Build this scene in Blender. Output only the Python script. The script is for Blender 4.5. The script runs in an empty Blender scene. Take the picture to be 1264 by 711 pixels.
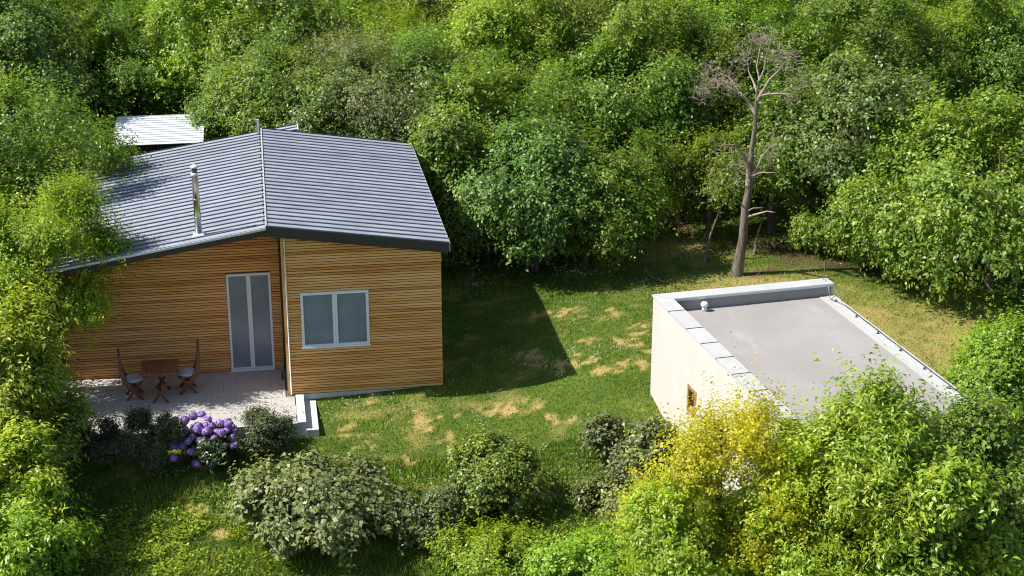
import bpy, math, random
import numpy as np
from mathutils import Vector, Matrix

# ---------------------------------------------------------------- camera, light, exposure
scn = bpy.context.scene
cam_data = bpy.data.cameras.new('camera')
cam_data.sensor_width = 36.0
cam_data.lens = 2000.0/1264.0*36.0
cam_data.clip_start = 0.5
cam_data.clip_end = 3000
cam = bpy.data.objects.new('camera', cam_data)
scn.collection.objects.link(cam)
cam.location = (0, 0, 14.8)
cam.rotation_euler = (math.radians(70), 0, math.radians(-9))
scn.camera = cam

SUN = Vector((-0.88, 0.06, 1.0)).normalized()        # towards the sun: left of the house, a touch behind
elev = math.asin(SUN.z); azim = math.atan2(SUN.x, SUN.y)
world = bpy.data.worlds.new('World'); scn.world = world; world.use_nodes = True
nt = world.node_tree
sky = nt.nodes.new('ShaderNodeTexSky'); sky.sky_type = 'NISHITA'; sky.sun_disc = False
sky.sun_elevation = elev; sky.sun_rotation = azim
bg = nt.nodes['Background']; bg.inputs['Strength'].default_value = 0.09
nt.links.new(sky.outputs['Color'], bg.inputs['Color'])
sl = bpy.data.lights.new('sun', 'SUN'); sl.energy = 5.0; sl.angle = math.radians(0.5); sl.color = (1.0, 0.945, 0.85)
so = bpy.data.objects.new('sun', sl); scn.collection.objects.link(so)
so.rotation_euler = (-SUN).to_track_quat('-Z', 'Y').to_euler()
scn.view_settings.view_transform = 'Standard'; scn.view_settings.look = 'None'
scn.view_settings.exposure = 0.78; scn.view_settings.gamma = 1.0
scn.render.engine = 'CYCLES'
scn.cycles.filter_width = 1.1
scn.cycles.max_bounces = 8; scn.cycles.diffuse_bounces = 4; scn.cycles.transmission_bounces = 4

COL = scn.collection
RNG = np.random.default_rng(7)
random.seed(7)

# ---------------------------------------------------------------- materials
def new_mat(name):
    m = bpy.data.materials.new(name); m.use_nodes = True
    n = m.node_tree.nodes; l = m.node_tree.links
    return m, n, l, n['Principled BSDF']

def ramp(n, stops):
    r = n.new('ShaderNodeValToRGB'); e = r.color_ramp.elements
    while len(e) < len(stops): e.new(0.5)
    for i, (p, c) in enumerate(stops):
        e[i].position = p; e[i].color = (*c, 1)
    return r

def plain(name, col, rough=0.6, metal=0.0, noise=0.0, scale=8.0, bump=0.0, bscale=60.0, rand=0.0, spec=0.5, stretch=None):
    m, n, l, b = new_mat(name)
    b.inputs['Roughness'].default_value = rough; b.inputs['Metallic'].default_value = metal
    b.inputs['Specular IOR Level'].default_value = spec
    tc = n.new('ShaderNodeTexCoord')
    src = tc.outputs['Object']
    if stretch:
        mp = n.new('ShaderNodeMapping'); mp.inputs['Scale'].default_value = stretch
        l.new(src, mp.inputs['Vector']); src = mp.outputs['Vector']
    if rand:
        oi = n.new('ShaderNodeObjectInfo'); va = n.new('ShaderNodeVectorMath'); va.operation = 'ADD'
        mu = n.new('ShaderNodeMath'); mu.operation = 'MULTIPLY'; mu.inputs[1].default_value = 37.0
        l.new(oi.outputs['Random'], mu.inputs[0]); l.new(src, va.inputs[0]); l.new(mu.outputs[0], va.inputs[1]); src = va.outputs[0]
    nz = n.new('ShaderNodeTexNoise'); nz.inputs['Scale'].default_value = scale; nz.inputs['Detail'].default_value = 6
    l.new(src, nz.inputs['Vector'])
    lo = [max(0, c*(1-noise)) for c in col]; hi = [min(1, c*(1+noise)) for c in col]
    r = ramp(n, [(0.3, lo), (0.7, hi)]); l.new(nz.outputs['Fac'], r.inputs['Fac'])
    out = r.outputs['Color']
    if rand:
        hs = n.new('ShaderNodeHueSaturation')
        mr = n.new('ShaderNodeMapRange'); mr.inputs['To Min'].default_value = 1-rand; mr.inputs['To Max'].default_value = 1+rand
        l.new(oi.outputs['Random'], mr.inputs['Value']); l.new(mr.outputs[0], hs.inputs['Value']); l.new(out, hs.inputs['Color'])
        out = hs.outputs['Color']
    l.new(out, b.inputs['Base Color'])
    if bump:
        n2 = n.new('ShaderNodeTexNoise'); n2.inputs['Scale'].default_value = bscale; n2.inputs['Detail'].default_value = 5
        l.new(src, n2.inputs['Vector'])
        bp = n.new('ShaderNodeBump'); bp.inputs['Strength'].default_value = bump; bp.inputs['Distance'].default_value = 0.02
        l.new(n2.outputs['Fac'], bp.inputs['Height']); l.new(bp.outputs[0], b.inputs['Normal'])
    return m

def cladding(name, lo, mid, hi):
    m, n, l, b = new_mat(name)
    b.inputs['Roughness'].default_value = 0.55; b.inputs['Specular IOR Level'].default_value = 0.35
    ge = n.new('ShaderNodeNewGeometry'); oi = n.new('ShaderNodeObjectInfo')
    mu = n.new('ShaderNodeMath'); mu.operation = 'MULTIPLY'; mu.inputs[1].default_value = 91.0
    l.new(oi.outputs['Random'], mu.inputs[0])
    cx = n.new('ShaderNodeCombineXYZ'); l.new(mu.outputs[0], cx.inputs[2])
    mp = n.new('ShaderNodeMapping'); mp.inputs['Scale'].default_value = (0.5, 0.5, 1.6)
    l.new(ge.outputs['Position'], mp.inputs['Vector'])
    va = n.new('ShaderNodeVectorMath'); va.operation = 'ADD'
    l.new(mp.outputs[0], va.inputs[0]); l.new(cx.outputs[0], va.inputs[1])
    n1 = n.new('ShaderNodeTexNoise'); n1.inputs['Scale'].default_value = 1.4; n1.inputs['Detail'].default_value = 2
    l.new(va.outputs[0], n1.inputs['Vector'])
    mp2 = n.new('ShaderNodeMapping'); mp2.inputs['Scale'].default_value = (2.5, 2.5, 60)
    l.new(ge.outputs['Position'], mp2.inputs['Vector'])
    n2 = n.new('ShaderNodeTexNoise'); n2.inputs['Scale'].default_value = 2.0; n2.inputs['Detail'].default_value = 6
    l.new(mp2.outputs[0], n2.inputs['Vector'])
    ad = n.new('ShaderNodeMath'); ad.operation = 'ADD'
    m2 = n.new('ShaderNodeMath'); m2.operation = 'MULTIPLY_ADD'; m2.inputs[1].default_value = 0.5; m2.inputs[2].default_value = -0.25
    l.new(n2.outputs['Fac'], m2.inputs[0]); l.new(n1.outputs['Fac'], ad.inputs[0]); l.new(m2.outputs[0], ad.inputs[1])
    rr0 = n.new('ShaderNodeMath'); rr0.operation = 'MULTIPLY_ADD'; rr0.inputs[1].default_value = 0.34; rr0.inputs[2].default_value = -0.17
    l.new(oi.outputs['Random'], rr0.inputs[0]); a3 = n.new('ShaderNodeMath'); a3.operation = 'ADD'
    l.new(ad.outputs[0], a3.inputs[0]); l.new(rr0.outputs[0], a3.inputs[1]); ad = a3
    r = ramp(n, [(0.22, lo), (0.5, mid), (0.8, hi)])
    l.new(ad.outputs[0], r.inputs['Fac']); l.new(r.outputs['Color'], b.inputs['Base Color'])
    return m

def leaf_mat(name, dark, light, young, trans=0.45, rough=0.43, spec=0.45):
    """per-leaf tint attribute mixes dark/light/young leaf colours; each tree varies a little"""
    m, n, l, b = new_mat(name)
    at = n.new('ShaderNodeAttribute'); at.attribute_name = 'tint'
    oi = n.new('ShaderNodeObjectInfo')
    r = ramp(n, [(0.0, dark), (0.6, light), (1.0, young)])
    l.new(at.outputs['Fac'], r.inputs['Fac'])
    hs = n.new('ShaderNodeHueSaturation')
    mr = n.new('ShaderNodeMapRange'); mr.inputs['To Min'].default_value = 0.485; mr.inputs['To Max'].default_value = 0.512
    l.new(oi.outputs['Random'], mr.inputs['Value']); l.new(mr.outputs[0], hs.inputs['Hue'])
    m2 = n.new('ShaderNodeMath'); m2.operation = 'MULTIPLY'; m2.inputs[1].default_value = 7.3
    m3 = n.new('ShaderNodeMath'); m3.operation = 'FRACT'
    l.new(oi.outputs['Random'], m2.inputs[0]); l.new(m2.outputs[0], m3.inputs[0])
    mr2 = n.new('ShaderNodeMapRange'); mr2.inputs['To Min'].default_value = 0.98; mr2.inputs['To Max'].default_value = 1.32
    l.new(m3.outputs[0], mr2.inputs['Value']); l.new(mr2.outputs[0], hs.inputs['Value'])
    l.new(r.outputs['Color'], hs.inputs['Color'])
    l.new(hs.outputs['Color'], b.inputs['Base Color'])
    b.inputs['Roughness'].default_value = rough; b.inputs['Specular IOR Level'].default_value = spec
    tr = n.new('ShaderNodeBsdfTranslucent')
    tm = n.new('ShaderNodeMix'); tm.data_type = 'RGBA'; tm.blend_type = 'MULTIPLY'; tm.inputs[0].default_value = 1.0
    tm.inputs[7].default_value = (1.6, 1.5, 0.5, 1)
    l.new(hs.outputs['Color'], tm.inputs[6]); l.new(tm.outputs[2], tr.inputs['Color'])
    mx = n.new('ShaderNodeMixShader'); mx.inputs[0].default_value = trans
    l.new(b.outputs[0], mx.inputs[1]); l.new(tr.outputs[0], mx.inputs[2])
    l.new(mx.outputs[0], n['Material Output'].inputs['Surface'])
    return m

M = {}
M['slat_front'] = cladding('larch_cladding', (0.50, 0.205, 0.050), (0.71, 0.345, 0.105), (0.80, 0.48, 0.20))
M['backing'] = plain('cladding_backing', (0.10, 0.05, 0.022), 0.9)
M['trim_dark'] = plain('dark_trim', (0.03, 0.028, 0.033), 0.45, noise=0.2)
M['soffit'] = plain('brown_soffit', (0.045, 0.026, 0.02), 0.6, noise=0.25, scale=20)
M['roof'] = plain('roof_metal', (0.26, 0.285, 0.335), 0.62, metal=0.1, noise=0.16, scale=2, bump=0.08, bscale=25, rand=0.06)
M['rib'] = plain('roof_rib', (0.12, 0.14, 0.175), 0.65, metal=0.0, spec=0.3, noise=0.2, scale=3)
M['white_metal'] = plain('white_sheet', (0.62, 0.65, 0.68), 0.4, noise=0.05, scale=6)
M['white'] = plain('white_paint', (0.72, 0.74, 0.76), 0.45, noise=0.03)
M['white_conc'] = plain('white_masonry', (0.58, 0.58, 0.575), 0.75, noise=0.09, scale=5, bump=0.1, bscale=40)
M['steel'] = plain('stainless_steel', (0.50, 0.46, 0.38), 0.24, metal=1.0, noise=0.06)
M['steel_dark'] = plain('dark_steel', (0.10, 0.10, 0.10), 0.35, metal=0.8)
M['pane'] = plain('window_pane', (0.19, 0.225, 0.275), 0.2, noise=0.14, scale=2.2, spec=0.5)
M['tile'] = plain('terrace_tile', (0.40, 0.39, 0.375), 0.65, noise=0.09, scale=5, bump=0.08, bscale=30, rand=0.05, stretch=(1, 5, 1))
M['grout'] = plain('grout', (0.17, 0.155, 0.14), 0.9)
M['teak'] = plain('oiled_wood', (0.13, 0.045, 0.022), 0.45, noise=0.35, scale=14, rand=0.12, stretch=(1, 1, 1))
M['teak_top'] = plain('table_wood', (0.19, 0.072, 0.034), 0.42, noise=0.25, scale=10, rand=0.14)
M['cushion'] = plain('cushion_fabric', (0.42, 0.43, 0.46), 0.9, noise=0.05, bump=0.15, bscale=120)
M['plaster'] = plain('cream_plaster', (0.47, 0.45, 0.425), 0.85, noise=0.035, scale=2.2, bump=0.12, bscale=45, stretch=(1, 1, 0.3))
M['coping'] = plain('zinc_coping', (0.39, 0.395, 0.395), 0.75, spec=0.25, noise=0.06, scale=4, rand=0.04)
M['bark'] = plain('bark', (0.10, 0.075, 0.055), 0.9, noise=0.4, scale=9, bump=0.6, bscale=30, stretch=(1, 1, 0.25))
M['bark_dead'] = plain('dead_bark', (0.15, 0.12, 0.098), 0.9, noise=0.45, scale=7, bump=0.8, bscale=24, stretch=(1, 1, 0.2))
M['bark_pale'] = plain('bleached_wood', (0.27, 0.215, 0.17), 0.85, noise=0.3, scale=9, bump=0.4, bscale=30)
M['twig'] = plain('dry_twigs', (0.24, 0.20, 0.15), 0.9, noise=0.3, scale=5)
M['orange_wood'] = plain('orange_wood', (0.27, 0.155, 0.085), 0.5, noise=0.25, scale=9)
M['black'] = plain('black_metal', (0.02, 0.02, 0.025), 0.5)
M['batten'] = plain('dark_batten', (0.04, 0.045, 0.055), 0.7, noise=0.2, rand=0.3)

def membrane():
    m, n, l, b = new_mat('roof_membrane')
    tc = n.new('ShaderNodeTexCoord')
    nz = n.new('ShaderNodeTexNoise'); nz.inputs['Scale'].default_value = 0.55; nz.inputs['Detail'].default_value = 7; nz.inputs['Roughness'].default_value = 0.6
    l.new(tc.outputs['Object'], nz.inputs['Vector'])
    r = ramp(n, [(0.3, (0.242, 0.227, 0.218)), (0.55, (0.277, 0.261, 0.253)), (0.75, (0.321, 0.306, 0.297))]); l.new(nz.outputs['Fac'], r.inputs['Fac'])
    mps = n.new('ShaderNodeMapping'); mps.inputs['Scale'].default_value = (1.6, .5, 1); mps.inputs['Location'].default_value = (3.1, 1.7, 0)
    l.new(tc.outputs['Object'], mps.inputs['Vector'])
    n4 = n.new('ShaderNodeTexNoise'); n4.inputs['Scale'].default_value = 1.3; n4.inputs['Detail'].default_value = 4; l.new(mps.outputs[0], n4.inputs['Vector'])
    st = ramp(n, [(0.60, (0, 0, 0)), (0.68, (.16, .16, .16))]); l.new(n4.outputs['Fac'], st.inputs['Fac'])
    ms = n.new('ShaderNodeMix'); ms.data_type = 'RGBA'; ms.inputs[7].default_value = (.47, .46, .45, 1); l.new(st.outputs['Color'], ms.inputs[0]); l.new(r.outputs['Color'], ms.inputs[6])
    n3 = n.new('ShaderNodeTexNoise'); n3.inputs['Scale'].default_value = 70; n3.inputs['Detail'].default_value = 3; l.new(tc.outputs['Object'], n3.inputs['Vector'])
    mr = n.new('ShaderNodeMapRange'); mr.inputs['To Min'].default_value = 0.88; mr.inputs['To Max'].default_value = 1.12; l.new(n3.outputs['Fac'], mr.inputs['Value'])
    mx = n.new('ShaderNodeMix'); mx.data_type = 'RGBA'; mx.blend_type = 'MULTIPLY'; mx.inputs[0].default_value = 1
    l.new(ms.outputs[2], mx.inputs[6]); l.new(mr.outputs[0], mx.inputs[7])
    l.new(mx.outputs[2], b.inputs['Base Color']); b.inputs['Roughness'].default_value = 0.8
    return m
M['membrane'] = membrane()

# leaf palettes (dark, light, young)
L = {
 'mid':    leaf_mat('leaf_mid',    (0.044, 0.098, 0.016), (0.142, 0.244, 0.036), (0.293, 0.372, 0.056)),
 'oak':    leaf_mat('leaf_oak',    (0.049, 0.098, 0.023), (0.120, 0.202, 0.044), (0.234, 0.319, 0.072), trans=0.35),
 'bright': leaf_mat('leaf_bright', (0.068, 0.140, 0.014), (0.203, 0.327, 0.030), (0.294, 0.381, 0.041), trans=0.4),
 'horn':   leaf_mat('leaf_hornbeam', (0.052, 0.103, 0.014), (0.164, 0.245, 0.036), (0.381, 0.432, 0.082)),
 'grey':   leaf_mat('leaf_greygreen', (0.070, 0.085, 0.030), (0.150, 0.180, 0.062), (0.240, 0.265, 0.100), trans=0.3),
 'gold':   leaf_mat('leaf_golden', (0.180, 0.180, 0.012), (0.440, 0.410, 0.020), (0.700, 0.580, 0.090), trans=0.5),
 'lime':   leaf_mat('leaf_lime',   (0.088, 0.147, 0.013), (0.240, 0.337, 0.026), (0.401, 0.449, 0.048), trans=0.45),
 'walnut': leaf_mat('leaf_walnut', (0.075, 0.147, 0.013), (0.220, 0.343, 0.031), (0.414, 0.461, 0.072), trans=0.4, rough=0.4),
 'bigleaf': leaf_mat('leaf_large_pale', (0.070, 0.088, 0.030), (0.150, 0.180, 0.068), (0.250, 0.285, 0.115), trans=0.3),
 'holly':  leaf_mat('leaf_glossy', (0.018, 0.040, 0.010), (0.062, 0.105, 0.020), (0.230, 0.290, 0.040), trans=0.25, rough=0.4),
 'box':    leaf_mat('leaf_shrub_dark', (0.036, 0.046, 0.016), (0.072, 0.090, 0.032), (0.135, 0.155, 0.060), trans=0.2),
 'rhodo':  leaf_mat('leaf_rhododendron', (0.022, 0.046, 0.017), (0.050, 0.094, 0.029), (0.101, 0.144, 0.050), trans=0.15, rough=0.35),
 'petal':  leaf_mat('purple_petals', (0.20, 0.09, 0.36), (0.38, 0.22, 0.62), (0.58, 0.42, 0.78), trans=0.3, rough=0.6),
 'pink':   leaf_mat('pink_petals', (0.400, 0.080, 0.220), (0.600, 0.160, 0.340), (0.720, 0.320, 0.480), trans=0.3, rough=0.6),
}

# ---------------------------------------------------------------- helpers
def tag(o, label=None, cat=None, group=None, kind=None):
    if label: o['label'] = label
    if cat: o['category'] = cat
    if group: o['group'] = group
    if kind: o['kind'] = kind
    return o

def empty(name, loc=(0, 0, 0), rz=0.0, label=None, cat=None, group=None):
    o = bpy.data.objects.new(name, None); COL.objects.link(o)
    o.location = loc; o.rotation_euler = (0, 0, rz); o.empty_display_size = 0.2
    return tag(o, label, cat, group)

class MB:
    def __init__(s): s.v = []; s.f = []
    def box(s, x0, x1, y0, y1, z0, z1):
        b = len(s.v)
        s.v += [(x0,y0,z0),(x1,y0,z0),(x1,y1,z0),(x0,y1,z0),(x0,y0,z1),(x1,y0,z1),(x1,y1,z1),(x0,y1,z1)]
        s.f += [(b,b+3,b+2,b+1),(b+4,b+5,b+6,b+7),(b,b+1,b+5,b+4),(b+1,b+2,b+6,b+5),(b+2,b+3,b+7,b+6),(b+3,b,b+4,b+7)]
        return s
    def hexa(s, pts):           # eight corners, same order as box
        b = len(s.v); s.v += [tuple(p) for p in pts]
        s.f += [(b,b+3,b+2,b+1),(b+4,b+5,b+6,b+7),(b,b+1,b+5,b+4),(b+1,b+2,b+6,b+5),(b+2,b+3,b+7,b+6),(b+3,b,b+4,b+7)]
        return s
    def prism_y(s, poly, y0, y1):      # polygon in xz (counter-clockwise seen from -y), extruded along y
        b = len(s.v); k = len(poly)
        s.v += [(x, y0, z) for x, z in poly] + [(x, y1, z) for x, z in poly]
        s.f.append(tuple(range(b, b+k))); s.f.append(tuple(range(b+2*k-1, b+k-1, -1)))
        for i in range(k):
            j = (i+1) % k; s.f.append((b+j, b+i, b+k+i, b+k+j))
        return s
    def tube(s, pts, rad, n=6, cap=True):
        pts = [Vector(p) for p in pts]; b = len(s.v)
        if not hasattr(rad, '__len__'): rad = [rad]*len(pts)
        ref = Vector((0.31, 0.95, 0.05))
        for i, p in enumerate(pts):
            d = (pts[min(i+1, len(pts)-1)]-pts[max(i-1, 0)]).normalized()
            u = d.cross(ref)
            if u.length < 1e-3: u = d.cross(Vector((1, 0, 0)))
            u.normalize(); w = d.cross(u)
            for k in range(n):
                a = 2*math.pi*k/n; s.v.append(tuple(p+(u*math.cos(a)+w*math.sin(a))*rad[i]))
        for i in range(len(pts)-1):
            for k in range(n):
                q = (k+1) % n; s.f.append((b+i*n+k, b+i*n+q, b+(i+1)*n+q, b+(i+1)*n+k))
        if cap:
            s.f.append(tuple(b+k for k in range(n))); e = b+(len(pts)-1)*n; s.f.append(tuple(e+n-1-k for k in range(n)))
        return s
    def lathe(s, prof, n=16, c=(0, 0, 0)):
        b = len(s.v)
        for r, z in prof:
            for k in range(n):
                a = 2*math.pi*k/n; s.v.append((c[0]+r*math.cos(a), c[1]+r*math.sin(a), c[2]+z))
        for i in range(len(prof)-1):
            for k in range(n):
                q = (k+1) % n; s.f.append((b+i*n+k, b+i*n+q, b+(i+1)*n+q, b+(i+1)*n+k))
        s.f.append(tuple(b+n-1-k for k in range(n))); e = b+(len(prof)-1)*n; s.f.append(tuple(e+k for k in range(n)))
        return s
    def mesh(s, name, mat, smooth=False):
        me = bpy.data.meshes.new(name); me.from_pydata(s.v, [], s.f)
        me.materials.append(mat)
        if smooth: me.polygons.foreach_set('use_smooth', [True]*len(me.polygons))
        me.update(); return me
    def build(s, name, mat, parent=None, smooth=False, loc=None, bevel=0.0):
        o = bpy.data.objects.new(name, s.mesh(name, mat, smooth)); COL.objects.link(o)
        if parent: o.parent = parent
        if loc is not None: o.location = loc
        if bevel:
            md = o.modifiers.new('bevel', 'BEVEL'); md.width = bevel; md.segments = 2; md.limit_method = 'ANGLE'
        return o

def link_mesh(name, me, parent=None, loc=None):
    o = bpy.data.objects.new(name, me); COL.objects.link(o)
    if parent: o.parent = parent
    if loc is not None: o.location = loc
    return o

def np_mesh(name, verts, quads, mats, tint=None, matidx=None):
    me = bpy.data.meshes.new(name)
    nv, k = len(verts), quads.shape[1]; nf = len(quads)
    me.vertices.add(nv); me.vertices.foreach_set('co', verts.astype(np.float32).ravel())
    me.loops.add(nf*k); me.loops.foreach_set('vertex_index', quads.astype(np.int32).ravel())
    me.polygons.add(nf); me.polygons.foreach_set('loop_start', np.arange(0, nf*k, k, dtype=np.int32))
    me.polygons.foreach_set('loop_total', np.full(nf, k, dtype=np.int32))
    for m in mats: me.materials.append(m)
    if matidx is not None: me.polygons.foreach_set('material_index', matidx.astype(np.int32))
    if tint is not None:
        a = me.attributes.new('tint', 'FLOAT', 'FACE'); a.data.foreach_set('value', tint.astype(np.float32))
    me.update(calc_edges=True)
    return me

def unit(a): return a/np.maximum(np.linalg.norm(a, axis=-1, keepdims=True), 1e-9)

# ---------------------------------------------------------------- ground height
GP = np.array([
 (1,33.9,-.17),(2.5,33.9,-.09),(3.7,33.9,-.04),(1,33,-.28),(3,33.2,-.2),(4.4,33.5,-.14),(6,33.5,.02),(6.9,33.7,.2),(8.2,32.6,.18),(8.4,31.4,-.05),(8.6,30,-.2),
 (-1,32.2,-.42),(-3,32.2,-.45),(0.9,32.2,-.33),(-6,34,-.35),(-5,37,-.2),(0,38,-.1),(0,44,.1),(-6,44,.1),
 (4,42,.1),(8,42,.3),(13,41,.35),(5,38,.05),(7,38,.15),(10,36,.3),(13,34,.25),(17,35,.3),(15,30,0),(20,40,.5),
 (0,29,-.85),(4,28.5,-.85),(4,31,-.5),(7,31,-.2),(9,28,-.5),(-6,30,-.8),(13,26,-.4),(9,25,-.8),(4,24,-1.5),(-6,24,-1.6),(12,22,-1.2),
 (0,55,1.0),(15,52,1.2),(-12,52,.8),(30,50,1.4),(0,75,3.0),(25,75,3.5),(-20,75,3.0),(40,30,.5),(-20,35,-.5),(-20,15,-2.5),(0,5,-3.5),(30,8,-3.0),
 (0,200,8),(150,150,8),(-150,150,8),(150,0,-4),(-150,0,-4),(0,-150,-8)], dtype=float)
_D = np.linalg.norm(GP[:, None, :2]-GP[None, :, :2], axis=2)
_n = len(GP)
_A = np.zeros((_n+3, _n+3)); _A[:_n, :_n] = np.sqrt(_D**2+1.5**2)*-1 + np.eye(_n)*0.004
_A[:_n, _n] = 1; _A[:_n, _n+1:] = GP[:, :2]; _A[_n, :_n] = 1; _A[_n+1:, :_n] = GP[:, :2].T
_W = np.linalg.solve(_A, np.concatenate([GP[:, 2], [0, 0, 0]]))
def ground(x, y):
    x = np.atleast_1d(np.asarray(x, float)); y = np.atleast_1d(np.asarray(y, float))
    out = np.empty(x.shape)
    fl = x.ravel(); fy = y.ravel(); o = out.ravel()
    for i in range(0, len(fl), 20000):
        a = fl[i:i+20000]; b = fy[i:i+20000]
        d = -np.sqrt((a[:, None]-GP[:, 0])**2+(b[:, None]-GP[:, 1])**2+1.5**2)
        o[i:i+20000] = d@_W[:_n]+_W[_n]+a*_W[_n+1]+b*_W[_n+2]
    return np.clip(o.reshape(x.shape), -10, 10)
def gz(x, y): return float(ground(x, y)[0])

# value noise in numpy for patches (smooth, several octaves)
_G = np.random.default_rng(3).random((256, 256))
def vnoise(x, y, s):
    x = np.asarray(x)*s; y = np.asarray(y)*s
    xi = np.floor(x).astype(int); yi = np.floor(y).astype(int); fx = x-xi; fy = y-yi
    fx = fx*fx*(3-2*fx); fy = fy*fy*(3-2*fy)
    g = lambda a, b: _G[a % 256, b % 256]
    return (g(xi, yi)*(1-fx)+g(xi+1, yi)*fx)*(1-fy)+(g(xi, yi+1)*(1-fx)+g(xi+1, yi+1)*fx)*fy
def fbm(x, y, s): return (vnoise(x, y, s)+.5*vnoise(x+9, y+4, 2*s)+.25*vnoise(x+3, y+17, 4*s)+.125*vnoise(x+31, y+7, 8*s))/1.875

# dry straw patches on the lawn: (x, y, rx, ry)
DRY = DRY_LIST = [
 (3.17,32.65,0.39,0.39), (3.69,32.01,0.24,0.33), (4.90,32.90,0.63,0.22), (5.78,32.67,0.22,0.17), (7.18,37.72,0.51,0.34), (8.58,37.38,0.20,0.28), (6.82,34.23,0.56,0.29), (8.37,35.08,0.35,0.40), (7.47,33.64,0.33,0.18), (6.10,31.92,0.25,0.25), (9.04,36.20,0.24,0.26), (8.79,35.59,0.23,0.20), (5.43,29.18,0.41,0.32), (-1.75,30.14,0.29,0.33), (-2.50,29.03,0.38,0.27), (3.73,31.59,0.14,0.33), (2.05,33.80,0.18,0.18), (4.70,28.86,0.23,0.21), (6.19,43.89,0.51,0.44), (5.85,44.85,0.33,0.30), (5.33,29.57,0.20,0.22), (7.35,35.40,0.27,0.25), (5.90,29.48,0.16,0.18), (8.36,33.74,0.19,0.19), (5.99,35.00,0.27,0.25), (2.63,31.15,0.24,0.20), (1.52,32.57,0.21,0.21), (-1.25,29.18,0.22,0.21), (8.00,33.90,0.22,0.19), (5.01,30.78,0.15,0.16), (8.62,39.04,0.21,0.24), (8.71,34.42,0.17,0.14), (7.61,37.25,0.40,0.22), (2.00,31.86,0.35,0.25)
]
SOIL = [(10.2, 44.0, 2.4, 1.3), (13.5, 41.5, 1.2, 0.9), (20.0, 39.0, 2.0, 2.0), (16.5, 40.0, 3.0, 1.2)]
STRAW = [(10.9, 41.6, 2.0, 1.2), (16.3, 33.2, 2.6, 4.2), (12.2, 38.8, 2.6, 0.9), (14.5, 35.6, 1.4, 2.4)]
def dryness(x, y):
    d = np.zeros(np.shape(x)); n = fbm(x, y, 3.1); n2 = vnoise(x, y, 9.0)
    for (cx, cy, rx, ry) in DRY:
        q = np.sqrt(((x-cx)/(rx*.95))**2+((y-cy)/(ry*1.0))**2)
        d = np.maximum(d, np.clip((1.05-q-(n-.5)*2.2-(n2-.5)*2.2)*1.5, 0, 1))
    w = np.clip((fbm(x*1.0, y*1.6, 1.3)-.60)*5, 0, 1)*.55*np.clip(.4+n2, 0, 1)
    d = np.maximum(d, w)
    for (cx, cy, rx, ry) in STRAW:
        q = np.sqrt(((x-cx)/rx)**2+((y-cy)/ry)**2)
        d = np.maximum(d, np.clip(1.3-q-(n-.5)*1.5, 0, 1)*.72)
    return d
def soilness(x, y):
    d = np.zeros(np.shape(x)); n = fbm(x, y, 1.7)
    for (cx, cy, rx, ry) in SOIL:
        q = np.sqrt(((x-cx)/rx)**2+((y-cy)/ry)**2)
        d = np.maximum(d, np.clip(1.5-q-(n-.5)*2, 0, 1))
    return np.maximum(d, np.clip((y-44.2)*.5, 0, 1)*.8)

def lawn_material():
    m, n, l, b = new_mat('lawn_ground')
    ge = n.new('ShaderNodeNewGeometry')
    def noise(s, d=6):
        k = n.new('ShaderNodeTexNoise'); k.inputs['Scale'].default_value = s; k.inputs['Detail'].default_value = d; k.inputs['Roughness'].default_value = 0.65
        l.new(ge.outputs['Position'], k.inputs['Vector']); return k
    n1 = noise(1.1); n2 = noise(22)
    g = ramp(n, [(0.3, (0.035, 0.068, 0.010)), (0.5, (0.085, 0.135, 0.020)), (0.72, (0.155, 0.190, 0.035))])
    av = n.new('ShaderNodeMath'); av.operation = 'MULTIPLY_ADD'; av.inputs[1].default_value = 0.5
    hf = n.new('ShaderNodeMath'); hf.operation = 'MULTIPLY'; hf.inputs[1].default_value = 0.5
    l.new(n1.outputs['Fac'], hf.inputs[0]); l.new(n2.outputs['Fac'], av.inputs[0]); l.new(hf.outputs[0], av.inputs[2]); l.new(av.outputs[0], g.inputs['Fac'])
    d = ramp(n, [(0.35, (0.20, 0.135, 0.045)), (0.5, (0.40, 0.30, 0.11)), (0.7, (0.52, 0.40, 0.17))]); l.new(n2.outputs['Fac'], d.inputs['Fac'])
    s = ramp(n, [(0.35, (0.045, 0.028, 0.016)), (0.7, (0.13, 0.085, 0.05))]); l.new(n2.outputs['Fac'], s.inputs['Fac'])
    a1 = n.new('ShaderNodeAttribute'); a1.attribute_name = 'dry'
    a2 = n.new('ShaderNodeAttribute'); a2.attribute_name = 'soil'
    m1 = n.new('ShaderNodeMix'); m1.data_type = 'RGBA'; m2 = n.new('ShaderNodeMix'); m2.data_type = 'RGBA'
    l.new(a1.outputs['Fac'], m1.inputs[0]); l.new(g.outputs['Color'], m1.inputs[6]); l.new(d.outputs['Color'], m1.inputs[7])
    l.new(a2.outputs['Fac'], m2.inputs[0]); l.new(m1.outputs[2], m2.inputs[6]); l.new(s.outputs['Color'], m2.inputs[7])
    l.new(m2.outputs[2], b.inputs['Base Color']); b.inputs['Roughness'].default_value = 0.95; b.inputs['Specular IOR Level'].default_value = 0.1
    bp = n.new('ShaderNodeBump'); bp.inputs['Strength'].default_value = 0.9; bp.inputs['Distance'].default_value = 0.06
    l.new(n2.outputs['Fac'], bp.inputs['Height']); l.new(bp.outputs[0], b.inputs['Normal'])
    return m

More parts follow.
